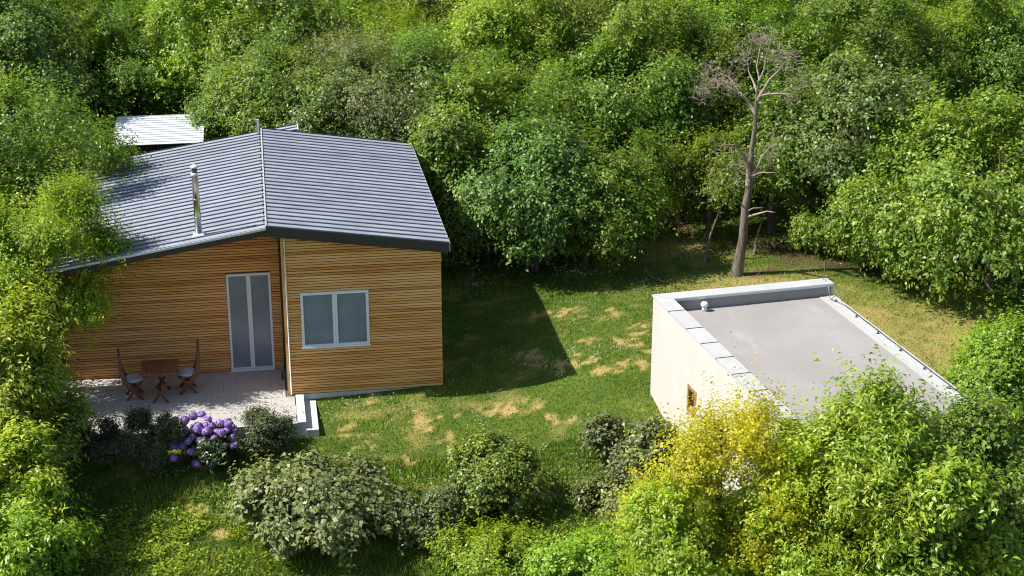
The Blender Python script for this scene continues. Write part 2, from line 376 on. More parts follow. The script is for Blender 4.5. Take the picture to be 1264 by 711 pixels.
def axis(a0, a1, step, far):
    mid = np.arange(a0, a1+1e-6, step); lo = []; hi = []
    d = step; v = a0
    while v > far[0]: d *= 1.35; v -= d; lo.append(v)
    d = step; v = a1
    while v < far[1]: d *= 1.35; v += d; hi.append(v)
    return np.concatenate([lo[::-1], mid, hi])
gx = axis(-8, 22, 0.13, (-900, 900)); gy = axis(24, 47, 0.13, (-600, 1200))
XX, YY = np.meshgrid(gx, gy)
ZZ = ground(XX, YY)
bumpy = (fbm(XX, YY, 0.8)-.5)*.09*((XX > -9) & (XX < 23) & (YY > 23) & (YY < 48))
foot = np.clip(np.minimum.reduce([XX+5.4, 4.3-XX, YY-32.0, 44-YY])*2, 0, 1)
ZZ = ZZ+bumpy*(1-foot)
under = (XX > -5.0) & (XX < 0.62) & (YY > 32.75) & (YY < 36)
ZZ = np.where(under, np.minimum(ZZ, -0.25), ZZ)
vv = np.stack([XX.ravel(), YY.ravel(), ZZ.ravel()], 1)
nx, ny = len(gx), len(gy)
I = (np.arange(ny-1)[:, None]*nx+np.arange(nx-1)[None, :]).ravel()
gq = np.stack([I, I+1, I+nx+1, I+nx], 1)
gme = np_mesh('ground', vv, gq, [lawn_material()])
for nm, fn in (('dry', dryness), ('soil', soilness)):
    at = gme.attributes.new(nm, 'FLOAT', 'POINT'); at.data.foreach_set('value', fn(vv[:, 0], vv[:, 1]).astype(np.float32))
gme.polygons.foreach_set('use_smooth', [True]*len(gme.polygons))
tag(link_mesh('ground', gme), kind='structure')
def zsurf(x, y):
    bump = (fbm(x, y, 0.8)-.5)*.09
    ft = np.clip(np.minimum.reduce([x+5.4, 4.3-x, y-32.0, 44-y])*2, 0, 1)
    return ground(x, y)+bump*(1-ft)

# ---------------------------------------------------------------- the house
house = empty('wooden_house', (0, 35, 0), 0, 'low wooden house clad in horizontal larch slats under a grey ribbed metal roof', 'house')
house_inv = Vector((0, -35, 0))
def hb(mb, name, mat, parent=house, smooth=False, bevel=0.0):
    mb.v = [(x, y-35, z) for x, y, z in mb.v]
    return mb.build(name, mat, parent, smooth, bevel=bevel)

WY, LY = 34.0, 35.6             # front planes of the wing and of the left part
WX0, WX1 = 0.26, 3.78
LX0 = -4.74
BY = 42.2                       # rear wall
zR = lambda x: 4.05-0.146*x     # roof tops
zL = lambda x: 3.80+0.159*x
RTL = 0.14
RT = 0.2                        # roof thickness

# solid walls behind the cladding
core = MB()
core.prism_y([(WX0+.03, -.02), (WX1-.03, -.02), (WX1-.03, zR(WX1)-RT-.012), (WX0+.03, zR(WX0)-RT-.012)], WY+.035, BY-.03)
core.prism_y([(LX0+.03, -.02), (WX0+.02, -.02), (WX0+.02, zL(WX0)-RTL-.012), (LX0+.03, zL(LX0)-RTL-.012)], LY+.035, BY-.032)
hb(core, 'wall', M['backing'])

# plinth
hb(MB().box(WX0+.05, WX1-.28, WY+.02, BY-.1, -.6, -.024).box(LX0+.05, WX0+.045, LY+.05, BY-.1, -.6, -.026), 'plinth', M['white_conc'])

def slat_rows(x0, x1, yf, top, holes, z0=0.0, pitch=0.064, h=0.048, side=False):
    z = z0; i = 0
    while True:
        a, b = z, z+h
        lim = [top(x0), top(x1)]
        if a > max(lim)-0.02: break
        # clip to the raking top
        xs0, xs1 = x0, x1
        if b > min(lim):
            s = (lim[1]-lim[0])/(x1-x0)
            xc = x0+(b-lim[0])/s
            if s > 0: xs0 = max(x0, xc)
            else: xs1 = min(x1, xc)
        segs = [(xs0, xs1)]
        for (hx0, hx1, hz0, hz1) in holes:
            if b > hz0 and a < hz1:
                ns = []
                for p, q in segs:
                    if p < hx0: ns.append((p, min(q, hx0)))
                    if q > hx1: ns.append((max(p, hx1), q))
                segs = ns
        d = random.uniform(-.003, .003)
        for p, q in segs:
            if q-p < .03: continue
            mb = MB()
            if side: mb.box(yf-.001, yf+.03, p, q, a, b)
            else: mb.box(p, q, yf+d, yf+.03, a, b)
            hb(mb, 'slat', M['slat_front'])
        z += pitch; i += 1
WIN = (0.63, 2.14, 1.12, 2.42); DOOR = (-1.02, 0.0, -.1, 2.40)
slat_rows(WX0+.055, WX1, WY, lambda x: zR(x)-RT-.01, [WIN])
slat_rows(LX0, WX0-.01, LY, lambda x: zL(x)-RTL-.01, [DOOR])
slat_rows(WY+.03, LY-.002, WX0, lambda y: zR(WX0)-RT-.01+(y-WY)*1e-6, [], side=True, pitch=.128, h=.116)
# sides away from the camera: wider boards
for k in range(22):
    a = k*.156
    if a+.144 < zR(WX1)-RT: hb(MB().box(WX1-.03, WX1, WY+.031, BY, a, a+.144), 'board', M['slat_front'])
    if a+.144 < zL(LX0)-RT: hb(MB().box(LX0, LX0+.03, LY+.031, BY, a, a+.144), 'board', M['slat_front'])
    hb(MB().box(LX0+.031, WX1-.031, BY-.03, BY, a, min(a+.144, 3.0)), 'board', M['slat_front']) if a < 2.9 else None
# corner trim and downpipe at the inner corner
hb(MB().box(WX0-.004, WX0+.05, WY-.008, WY+.028, -.03, zR(WX0)-RT-.02), 'corner_trim', M['slat_front'])
pipe = MB().tube([(WX0+.075, WY-.035, 3.78), (WX0+.075, WY-.035, 0.0)], .016, 8)
pp = hb(pipe, 'downpipe', M['white'], smooth=True)
hb(MB().box(WX0-.05, WX0-.012, LY-.05, LY-.004, 0.002, 3.55), 'corner_trim', M['trim_dark'])

def glazing(x0, x1, yf, z0, z1, name, fw=.06, mull=.11, sill=.0):
    fr = MB()
    fr.box(x0, x0+fw, yf-.022, yf+.06, z0, z1).box(x1-fw, x1, yf-.022, yf+.06, z0, z1)
    fr.box(x0+fw, x1-fw, yf-.020, yf+.06, z1-fw, z1).box(x0+fw, x1-fw, yf-.020, yf+.06, z0, z0+fw)
    w = empty(name); w.parent = house
    hb(fr, 'frame', M['white'], w)
    xm = (x0+x1)/2
    hb(MB().box(xm-mull/2, xm-.006, yf-.014, yf+.055, z0+fw, z1-fw).box(xm+.006, xm+mull/2, yf-.018, yf+.055, z0+fw, z1-fw).box(xm-.006, xm+.006, yf-.004, yf+.05, z0+fw, z1-fw), 'mullion', M['white'], w)
    for a, b in ((x0+fw, xm-mull/2), (xm+mull/2, x1-fw)):
        hb(MB().box(a, b, yf+.012, yf+.03, z0+fw, z1-fw), 'pane', M['pane'], w)
    return w
w = glazing(WIN[0], WIN[1], WY, WIN[2], WIN[3], 'window')
hb(MB().box(WIN[0]-.02, WIN[1]+.02, WY-.055, WY-.023, WIN[2]-.02, WIN[2]+.012), 'sill', M['white'], w)
d = glazing(DOOR[0]+.01, DOOR[1]-.0, LY, .012, DOOR[3]-.01, 'glass_door', fw=.055, mull=.10)
hb(MB().box(DOOR[0], DOOR[1], LY-.10, LY-.023, .004, .05), 'threshold', M['white'], d)

# roofs: slab, fascias and one part for every ribbed panel
def sloped(x0, x1, zf, y0, y1, dz0, dz1):
    return [(x0,y0,zf(x0)+dz0),(x1,y0,zf(x1)+dz0),(x1,y1,zf(x1)+dz0),(x0,y1,zf(x0)+dz0),
            (x0,y0,zf(x0)+dz1),(x1,y0,zf(x1)+dz1),(x1,y1,zf(x1)+dz1),(x0,y1,zf(x0)+dz1)]
def roof(x0, x1, zf, y0, y1, name, pitch, x_ext=None, RT=.2):
    r = empty(name); r.parent = house
    s = MB().hexa(sloped(x0+.02, x1-.02, zf, y0+.02, y1-.02, -RT+.02, -.012))
    if x_ext: s.hexa(sloped(x1-.015, x_ext[0]-.02, zf, x_ext[1]+.02, y1-.02, -RT+.02, -.012))
    hb(s, 'deck', M['soffit'], r)
    n = round((y1-y0)/pitch); p = (y1-y0)/n
    for i in range(n):
        a = y0+i*p; b = a+p
        xe = x_ext[0] if (x_ext and a >= x_ext[1]-.02) else x1
        jz = random.uniform(-.002, .002)
        pn = MB().hexa(sloped(x0, xe, zf, a+.002, b-.002, -.010+jz, jz))
        po = hb(pn, 'panel', M['roof'], r)
        hb(MB().hexa(sloped(x0-.004, xe+.004, zf, a-.004, a+.026, 0, .029)), 'rib', M['rib'], r)
    return r
RX0, RX1, RY0, RY1 = -0.03, 3.95, 33.83, 42.42
LXE, LY0, LY1 = -4.84, 34.50, 43.15
rr = roof(RX0, RX1, zR, RY0, RY1, 'roof', .300)
rl = roof(LXE, 0.16, zL, LY0, LY1, 'roof', .302, x_ext=(0.93, RY1+.04), RT=.14)
# fascias
hb(MB().hexa(sloped(RX0, RX1, zR, RY0-.02, RY0-.001, -RT+.02, .006)), 'fascia', M['trim_dark'], rr)
hb(MB().hexa(sloped(RX0+.02, RX1-.03, zR, RY0+.0, RY0+.03, -RT-.035, -RT+.018)), 'fascia_board', M['soffit'], rr)
hb(MB().box(RX1+.001, RX1+.022, RY0-.02, RY1, zR(RX1)-RT+.01, zR(RX1)+.006), 'eave_trim', M['roof'], rr)
hb(MB().hexa(sloped(RX0, RX1, zR, RY1, RY1+.02, -RT, .03)), 'rear_fascia', M['trim_dark'], rr)
hb(MB().hexa(sloped(LXE, WX0+.0, zL, LY0-.022, LY0-.006, -.03, .02)), 'edge_trim', M['white_metal'], rl)
hb(MB().hexa(sloped(LXE, WX0-.03, zL, LY0-.02, LY0+.018, -RTL-.02, -.032)), 'fascia', M['soffit'], rl)
hb(MB().box(LXE-.03, LXE-.006, LY0, LY1, zL(LXE)-RT, zL(LXE)+.01), 'eave_trim', M['trim_dark'], rl)
hb(MB().hexa(sloped(LXE, .93, zL, LY1, LY1+.02, -RTL, .03)), 'rear_fascia', M['trim_dark'], rl)
hb(MB().box(.935, .955, RY1+.06, LY1, zL(.93)-.30, zL(.93)+.03), 'end_trim', M['white_metal'], rl)
# step face between the two slopes with its pale ridge capping and clips
hb(MB().box(RX0-.012, RX0-.002, RY0, RY1, zL(0)-.05, zR(RX0)-.03), 'ridge_face', M['trim_dark'], rr)
hb(MB().box(RX0-.015, RX0+.014, RY0, RY1+.01, zR(RX0)+.004, zR(RX0)+.022), 'ridge_capping', M['coping'], rr)
for i in range(14):
    y = RY0+.45+i*.6
    hb(MB().box(RX0-.055, RX0-.031, y, y+.16, zR(RX0)-.05, zR(RX0)+.006), 'clip', M['black'], rr)
hb(MB().box(RX0-.11, RX0-.05, LY1-.35, LY1-.30, zL(-.1)+.04, zL(-.1)+.42), 'vent_post', M['white'], rl)

# chimney flue
cx, cy = -1.52, 34.95; cz = zL(cx)
ch = empty('chimney', (cx, cy-35, cz)); ch.parent = house
MB().tube([(0, 0, -.05), (0, 0, 1.42)], .075, 16).build('flue', M['steel'], ch, True)
for z in (.42, .84): MB().lathe([(.079, z), (.084, z+.006), (.084, z+.028), (.079, z+.034)], 16).build('clamp_ring', M['steel'], ch, True)
MB().lathe([(.072, 1.42), (.072, 1.44), (.058, 1.45), (.058, 1.56), (.06, 1.57)], 16).build('flue_outlet', M['steel_dark'], ch, True)
MB().lathe([(.078, 1.40), (.082, 1.41), (.082, 1.45), (.074, 1.455)], 16).build('collar', M['white_metal'], ch, True)
MB().lathe([(.09, 1.575), (.095, 1.585), (.09, 1.61), (.03, 1.64), (.005, 1.645)], 16).build('rain_cap', M['white_metal'], ch, True)
MB().hexa([(-.14,-.12,-.015),(.14,-.12,.03),(.14,.12,.03),(-.14,.12,-.015),(-.11,-.09,.045),(.11,-.09,.085),(.11,.09,.085),(-.11,.09,.045)]).build('flashing', M['white_metal'], ch)

# ---------------------------------------------------------------- terrace
ter = MB().box(-5.0, .42, 32.50, 35.58, -.7, -.028).build('terrace', M['grout']); tag(ter, kind='structure')
fr = MB().box(-5.0, .42, 32.42, 32.497, -.75, -.006).build('edging', M['white_conc'], ter)
ty = [33.87-.5*3, 33.87-1.0, 33.37, 33.87, 34.37, 34.87, 35.37, 35.58]
ty[0] = 32.50
for j in range(len(ty)-1):
    off = (j % 2)*.265
    x = -5.0-.53+off+.1
    while x < .42:
        a = max(x, -5.0)+.003; b = min(x+.53, .42)-.003
        if b-a > .04:
            dz = random.uniform(-.0015, .0015)
            yb = min(ty[j+1], LY-.025 if a < WX0 else WY)
            if a >= WX0-.25 and ty[j] >= WY: x += .53; continue
            if b > WX0-.03 and ty[j+1] > WY-.01: b = min(b, WX0-.06)
            MB().box(a, b, ty[j]+.003, yb-.003, -.027, dz).build('tile', M['tile'], ter)
        x += .53
# two white steps down to the lawn on the right
st = MB().box(.423, .60, 32.44, 33.965, -.6, .004).build('garden_steps', M['white_conc'])
tag(st, kind='structure')
MB().box(.603, .87, 32.36, 33.955, -.75, -.155).build('step', M['white_conc'], st, bevel=.008)

# ---------------------------------------------------------------- table and chairs on the terrace
def bar(mb, p, q, w, t):     # flat bar from p to q in the xz plane; w in plane, t along y
    p = Vector(p); q = Vector(q); d = (q-p).normalized(); n = Vector((-d.z, 0, d.x))*w/2; y = Vector((0, t/2, 0))
    c = [p-n-y, p+n-y, p+n+y, p-n+y, q-n-y, q+n-y, q+n+y, q-n+y]
    mb.hexa(c); return mb
tb = empty('garden_table', (-2.56, 34.34, 0), 0, 'small brown slatted wooden folding table standing between the two chairs', 'table')
for i in range(10):
    x = -.41+i*.082
    MB().box(x+.003, x+.079, -.43, .43, .695+random.uniform(0, .003), .722).build('slat', M['teak_top'], tb, bevel=.003)
for y in (-.36, .36): MB().box(-.36, .36, y-.02, y+.02, .645, .694).build('rail', M['teak'], tb)
for y, s in ((-.39, 1), (.39, 1)):
    bar(MB(), (-.32, y, .66), (.17, y, 0), .05, .028).build('leg', M['teak'], tb)
    bar(MB(), (.32, y*.92, .66), (-.17, y*.92, 0), .05, .028).build('leg', M['teak'], tb)
MB().box(-.05, .0, -.35, .35, .16, .20).build('stretcher', M['teak'], tb)

def chair(loc, rz, label):
    c = empty('garden_chair', loc, rz, label, 'chair', 'folding wooden chairs on the terrace')
    prof = [(.20, 0), (.10, .13), (-.03, .27), (-.15, .42), (-.215, .58), (-.25, .75), (-.262, .95), (-.26, 1.13)]
    wd = [.065, .07, .085, .11, .10, .08, .065, .055]
    for y in (-.21, .21):
        mb = MB(); b = 0
        P = [Vector((x, 0, z)) for x, z in prof]
        for i, p in enumerate(P):
            dd = (P[min(i+1, len(P)-1)]-P[max(i-1, 0)]).normalized(); nn = Vector((-dd.z, 0, dd.x))*wd[i]/2
            for q in (p-nn, p+nn):
                for yy in (y-.018, y+.018): mb.v.append((q.x, yy, q.z))
        for i in range(len(P)-1):
            a = i*4; e = a+4
            mb.f += [(a, a+1, e+1, e), (a+1, a+3, e+3, e+1), (a+3, a+2, e+2, e+3), (a+2, a, e, e+2)]
        mb.f += [(0, 2, 3, 1), (len(mb.v)-4, len(mb.v)-3, len(mb.v)-1, len(mb.v)-2)]
        mb.build('stile', M['teak'], c, bevel=.004)
        bar(MB(), (-.16, y*.86, 0), (.17, y*.86, .40), .05, .026).build('leg', M['teak'], c)
    for k in range(5):
        x = -.14+k*.075
        MB().box(x, x+.06, -.195, .195, .40, .418).build('seat_slat', M['teak'], c)
    MB().box(-.155, -.135, -.196, .196, .44, .50).build('back_rail', M['teak'], c)
    MB().box(.10, .13, -.196, .196, .085, .115).build('stretcher', M['teak'], c)
    MB().lathe([(.05, .419), (.19, .420), (.225, .438), (.235, .458), (.22, .482), (.165, .498), (.08, .499), (.01, .500)], 24, (.02, 0, 0)).build('cushion', M['cushion'], c, True)
    return c
chair((-3.17, 34.40, 0), math.radians(6), 'brown folding chair with round grey cushion left of the small table, nearest the leafy tree')
chair((-1.96, 34.58, 0), math.radians(183), 'brown folding chair with round grey cushion right of the small table, nearer the glass door')

# ---------------------------------------------------------------- flat-roofed outbuilding on the right
SR = math.radians(6)
shed = empty('flat_roofed_annex', (8.28, 32.45, 0), SR, 'cream rendered flat-roofed outbuilding on the right of the lawn', 'outbuilding')
SL, SW, ZT = 6.8, 4.12, 2.50      # length towards the camera (-y), width (+x), parapet top
ZM = 2.20
wl = MB()
wz0, wz1, wy0, wy1 = .78, 1.30, -2.72, -2.28
wl.box(0, .2, wy1, 0, -1.2, ZT-.03).box(0, .2, -SL, wy0, -1.2, ZT-.03).box(0, .2, wy0, wy1, -1.2, wz0).box(0, .2, wy0, wy1, wz1, ZT-.03)
wl.box(.2, SW-.0, -.2, 0, -1.2, ZT-.03)
wl.box(.2, SW, -SL, -SL+.2, -1.2, ZM-.02)
wl.box(SW-.2, SW, -SL+.2, -.2, -1.2, ZM-.02)
wl.build('wall', M['plaster'], shed)
MB().box(-.012, .0, -SL, .01, -1.2, .02).build('plinth', M['plaster'], shed)
wn = empty('window', (0, 0, 0)); wn.parent = shed
MB().box(-.012, .12, wy0-.03, wy0+.045, wz0-.03, wz1+.03).box(-.012, .12, wy1-.045, wy1+.03, wz0-.03, wz1+.03).box(-.012, .12, wy0+.045, wy1-.045, wz1-.045, wz1+.03).box(-.04, .12, wy0+.045, wy1-.045, wz0-.03, wz0+.045).build('frame', M['orange_wood'], wn)
MB().box(.10, .115, wy0+.045, wy1-.045, wz0+.045, wz1-.045).build('shutter', M['teak_top'], wn)
# membrane laid in sheets along the length
strips = [(.33, 1.22), (1.22, 2.20), (2.20, 3.12), (3.12, 3.98)]
for i, (a, b) in enumerate(strips):
    cuts = [-.33, -2.5-.5*(i % 2), -4.7+.6*(i % 2), -SL+.03]
    for k in range(3):
        z = ZM+.004*i+.002*k
        MB().box(a-.06 if i else a, b, cuts[k+1], cuts[k]+.05, ZM-.02+.001*i, z).build('roof_sheet', M['membrane'], shed)
# inner parapet faces
MB().box(.33, SW-.02, -.332, -.20, ZM-.02, ZT-.032).box(.20, .33, -SL+.02, -.20, ZM-.02, ZT-.032).build('upstand', M['membrane'], shed)
# coping segments
cut = [0.03, -1.05, -2.1, -2.95, -3.75, -4.6, -5.45, -6.2, -SL-.02]
for k in range(len(cut)-1):
    a, b = cut[k+1]+.006, cut[k]-.006
    z = ZT+random.uniform(-.002, .002)
    if k == 0: MB().hexa([(-.03,a,ZT-.03),(.35,a,ZT-.03),(.35,-.345,ZT-.03),(-.03,.03,ZT-.03),(-.03,a,z),(.35,a,z),(.35,-.345,z),(-.03,.03,z)]).build('coping', M['coping'], shed)
    else: MB().box(-.03, .35, a, b, ZT-.03, z).build('coping', M['coping'], shed)
    if k: MB().box(-.034, .354, b-.004, b+.018, ZT-.034, z+.008).build('coping_joint', M['steel_dark'], shed)
cx_ = [.352, 1.55, 2.75, 3.6, SW+.04]
for k in range(4):
    a, b = cx_[k]+.003, cx_[k+1]-.003
    z = ZT+.0015*k
    if k == 0: MB().hexa([(.355,-.345,ZT-.03),(b,-.345,ZT-.03),(b,.03,ZT-.03),(-.02,.032,ZT-.03),(.355,-.345,z+.003),(b,-.345,z+.003),(b,.03,z+.003),(-.02,.032,z+.003)]).build('coping', M['coping'], shed)
    else: MB().box(a, b, -.345, .03, ZT-.03, z).build('coping', M['coping'], shed)
MB().box(.355, SW+.02, -.352, -.346, ZT-.06, ZT-.004).build('drip_edge', M['white_metal'], shed)
MB().box(3.985, SW+.05, -SL, -.335, ZM-.05, ZM+.034).build('eave_trim', M['coping'], shed)
MB().box(SW-.02, SW+.02, -.34, -.01, ZM-.02, ZT-.032).build('gable_trim', M['coping'], shed)
MB().box(3.80, 3.984, -SL+.03, -.336, ZM+.014, ZM+.026).build('edge_sheet', M['coping'], shed)
# vent pipe
vp = empty('vent_pipe', (1.02, -.47, ZM)); vp.parent = shed
MB().lathe([(.055, 0), (.055, .09), (.04, .10)], 14).build('pipe', M['white'], vp, True)
MB().lathe([(.07, .105), (.082, .12), (.082, .17), (.06, .20), (.01, .21)], 14).build('cap', M['white'], vp, True)
# lightning conductor along the right eave with its holders, and the thin rod in the rear corner
MB().tube([(SW-.06, -.1, ZT+.02), (SW-.10, -.36, ZT-.06), (SW-.18, -.62, ZM+.06), (SW-.07, -1.1, ZM+.085)]+[(SW-.07, -1.1-.5*k, ZM+.085+.006*(k % 2)) for k in range(1, 12)], .008, 5).build('conductor_wire', M['steel_dark'], shed)
for k in range(6):
    y = -.75-1.0*k
    MB().lathe([(.045, 0), (.045, .02), (.018, .03), (.018, .062), (.012, .066)], 8, (SW-.09, y, ZM+.012)).build('wire_holder', M['black'], shed)
MB().tube([(SW-.1, -.08, ZT), (SW-.1, -.08, ZT+.45)], .009, 6).build('lightning_rod', M['steel'], shed)
MB().tube([(SW+.02, -.36, ZT-.03), (SW+.03, -.80, ZM+.03)], .012, 5).build('stay', M['steel'], shed)

# ---------------------------------------------------------------- white-roofed shed behind the house
ws = empty('white_roofed_shed', (-3.6, 46.9, 0), 0, 'shed with a bright white corrugated roof and dark batten wall behind the house', 'shed')
MB().box(-.55, 1.82, -1.1, 1.2, -.2, 2.86).build('wall', M['backing'], ws)
for k in range(21):
    x = -.5+k*.11
    MB().box(x, x+.075, -1.135, -1.101, 0, 2.86).build('batten', M['batten'], ws)
for k in range(12):
    y = -1.3+k*.225
    z = 2.92+(y+1.3)*.06
    MB().hexa([(-.65,y,z-.02),(1.92,y,z-.02),(1.92,y+.222,z-.008),(-.65,y+.222,z-.008),(-.65,y,z),(1.92,y,z),(1.92,y+.222,z+.012),(-.65,y+.222,z+.012)]).build('roof_sheet', M['white_metal'], ws)
    MB().box(-.65, 1.92, y+.19, y+.215, z+.008, z+.035).build('sheet_rib', M['white_metal'], ws)

# ---------------------------------------------------------------- foliage
def crown_mesh(name, mat, seed, rx, z0, z1, nlobe=26, ntwig=70, nleaf=9, leaf=.12, ratio=.5, lobe=.40, twig=.45,
               droop=.0, shape='round', up=.35, upright=0.0, extra=None, young=.25, fill=.55, flat=.6):
    """leaf quads set along twigs that radiate from many lobes; returns mesh and lobe centres"""
    r = np.random.default_rng(seed)
    zc = (z0+z1)/2; rz = (z1-z0)/2
    # a few main masses, each with its own sub-lobes: an uneven outline
    nm = max(4, nlobe//7)
    i = np.arange(nm)+.5
    ct = .95-1.6*i/nm; th = np.pi*(1+5**.5)*i+r.random()*6
    st = np.sqrt(np.maximum(0, 1-ct*ct))
    MD = np.stack([st*np.cos(th), st*np.sin(th), ct], 1)+r.normal(0, .15, (nm, 3)); MD = unit(MD)
    MC = MD*r.uniform(.40, .82, (nm, 1)); mr_ = r.uniform(.26, .58, nm)
    mi = np.arange(nlobe) % nm
    sd = unit(r.normal(0, 1, (nlobe, 3))+MD[mi]*.8)
    U = MC[mi]+sd*(mr_[mi]*r.uniform(.55, 1.0, nlobe))[:, None]
    U *= np.minimum(1, 1.12/np.maximum(np.linalg.norm(U, axis=1), .01))[:, None]
    D = unit(U)
    C = U*np.array([rx, rx, rz])*np.array([.88, .88, .9])+np.array([0, 0, zc])
    if shape == 'cone':
        f = np.clip(1.15-.85*(C[:, 2]-z0)/(z1-z0), .15, 1); C[:, :2] *= f[:, None]
    if shape == 'mound':
        C[:, 2] = z0+np.abs(C[:, 2]-z0)
    R = rx*lobe*r.uniform(.45, 1.0, nlobe)*.85
    if shape == 'cone': R *= np.clip(1.2-.7*(C[:, 2]-z0)/(z1-z0), .4, 1)
    C[:, 2] = np.minimum(C[:, 2], z1-R*.7)
    li = np.repeat(np.arange(nlobe), ntwig); T = len(li)
    d = unit(r.normal(0, 1, (T, 3))+D[li]*.9+np.array([0, 0, up]))
    base = C[li]+d*(R[li]*r.uniform(.15, 1.12, T))[:, None]*np.array([1, 1, .9])
    tl = twig*r.uniform(.4, 1.5, T)
    ln = r.random(T) < .07; tl = np.where(ln, tl*2.0, tl)
    td = unit(d*.7+np.array([0, 0, upright])+r.normal(0, .35, (T, 3)))
    ti = np.repeat(np.arange(T), nleaf); N = len(ti)
    t = ((np.tile(np.arange(nleaf), T)+r.random(N)*.8)/nleaf)**.6
    leaf *= .88; nleaf = nleaf
    P = base[ti]+td[ti]*(tl[ti]*t)[:, None]+np.array([0, 0, -1.])*(droop*t*t*tl[ti])[:, None]+r.normal(0, leaf*.35, (N, 3))
    side = unit(np.cross(td[ti], r.normal(0, 1, (N, 3))))
    ld = unit(td[ti]*.55+side*1.0+np.array([0, 0, -droop*.9-.1]))
    nn = unit(np.array([0, 0, 1.])*flat+d[ti]*.55+D[li][ti]*.25+r.normal(0, .46, (N, 3)))
    ld = unit(ld-nn*np.sum(ld*nn, 1, keepdims=True)*.8); w = unit(np.cross(ld, nn)); nn = np.cross(w, ld)
    s = leaf*r.uniform(.65, 1.25, N)[:, None]
    a = P; b = P+ld*s*.48+w*s*ratio*.5+nn*s*.10; c = P+ld*s-np.array([0, 0, 1.])*s*(.12+droop*.3); e = P+ld*s*.48-w*s*ratio*.5+nn*s*.10
    V = np.stack([a, b, c, e], 1).reshape(-1, 3)
    if z0 >= 0: V[:, 2] = np.maximum(V[:, 2], .02)
    Q = np.arange(N*4).reshape(-1, 4)
    lt = r.normal(.42, .10, nlobe)[li]+r.normal(0, .10, T)
    tint = lt[ti]+r.normal(0, .13, N)+(t-.4)*young+np.where(r.random(N) < .03, .35, 0)
    return np_mesh(name, V, Q, [mat], np.clip(tint, 0, 1)), C

def wood_mesh(name, mat, C, H, r0, seed, zfork=.3, lean=(0, 0), stems=1, nlimb=16):
    rr_ = random.Random(seed); mb = MB()
    tips = [Vector(c) for c in C]; rr_.shuffle(tips)
    for s in range(stems):
        ox, oy = (0, 0) if stems == 1 else (rr_.uniform(-.15, .15), rr_.uniform(-.15, .15))
        top = Vector((lean[0]+ox*2, lean[1]+oy*2, H*.85)); pts = []; rad = []
        for k in range(7):
            t = k/6; pts.append(Vector((ox+top.x*t+rr_.uniform(-.05, .05)*H*.15*t, oy+top.y*t+rr_.uniform(-.05, .05)*H*.15*t, -.15+(top.z+.15)*t)))
            rad.append(r0*(1-.85*t)/(stems**.5)*(1.35 if k == 0 else 1))
        mb.tube(pts, rad, 7)
        for c in tips[s::stems][:nlimb]:
            zb = max(zfork*H*.6, min(c.z-.25*H*rr_.uniform(.4, 1), H*.75)); t = min(.95, max(.05, (zb+.15)/(top.z+.15)))
            i = min(5, int(t*6)); p = pts[i].lerp(pts[i+1], t*6-i)
            m = p.lerp(c, .5)+Vector((0, 0, (c-p).length*.10))
            mb.tube([p, m, c], [r0*.36*(1-t*.6), r0*.2*(1-t*.5), .008], 5, cap=False)
    return mb.mesh(name, mat, True)

def plant(kindname, label, cat, x, y, cme, tme, s=1.0, rz=0.0, group=None, sz=None, z=None, crown='crown', trunk='trunk'):
    e = empty(kindname, (x, y, (float(zsurf(np.array([x]), np.array([y]))[0]) if z is None else z)-.02), rz, label, cat, group)
    e.scale = (s, s, sz or s)
    link_mesh(crown, cme, e)
    if tme: link_mesh(trunk, tme, e)
    return e

def tree(kindname, label, cat, x, y, ztop, rx, mat, seed, bark='bark', low=.18, leaf=.12, group=None, r0=None, stems=1, z=None, **kw):
    g = float(zsurf(np.array([x]), np.array([y]))[0]) if z is None else z
    H = ztop-g
    cme, C = crown_mesh(kindname+'_crown', L[mat], seed, rx, low*H, H, leaf=leaf, **kw)
    tme = wood_mesh(kindname+'_trunk', M[bark], C, H, r0 or .05+.018*H, seed, stems=stems)
    return plant(kindname, label, cat, x, y, cme, tme, group=group, z=g, trunk='trunk' if cat == 'tree' else 'stems', crown='crown' if cat == 'tree' else 'foliage')

# --- individual trees round the clearing
tree('leafy_tree', 'feathery yellow-green tree left of the house, its twigs reaching over the roof corner', 'tree', -4.95, 35.1, 4.7, 1.55, 'lime', 11, leaf=.085, ratio=.5, nlobe=64, ntwig=85, nleaf=12, twig=.55, upright=.9, low=.36, lobe=.32)
tree('walnut_tree', 'bright green tree with long pointed leaflets at the left edge in front of the terrace', 'tree', -5.45, 31.5, 3.4, 1.25, 'walnut', 12, leaf=.15, ratio=.36, nlobe=84, ntwig=46, nleaf=10, twig=.36, droop=.1, low=.0, lobe=.28, young=.5, upright=.5)
tree('broadleaf_tree', 'big dark green tree shading the left rear corner of the grey roof', 'tree', -6.25, 41.5, 6.2, 2.9, 'mid', 13, leaf=.11, nlobe=84, ntwig=66, lobe=.3, nleaf=9, twig=.5, low=.1, upright=.3, flat=.5)
tree('broadleaf_tree', 'rounded green tree right of the white shed roof, behind the left roof slope', 'tree', .55, 47.2, 5.3, 2.0, 'mid', 14, leaf=.11, nlobe=60, ntwig=66, lobe=.32, nleaf=9, low=.1)
tree('willow_tree', 'broad grey-green fine-leaved tree rising behind the roof ridge', 'tree', 3.7, 46.8, 5.3, 2.7, 'grey', 15, leaf=.085, nlobe=44, ntwig=130, nleaf=10, twig=.6, upright=.2, low=.1, ratio=.4)
tree('broadleaf_tree', 'dense green tree right of the roof, casting shade on the lawn', 'tree', 6.3, 43.4, 4.9, 2.5, 'mid', 16, leaf=.12, nlobe=70, ntwig=70, lobe=.3, nleaf=9, low=.08, ratio=.6)
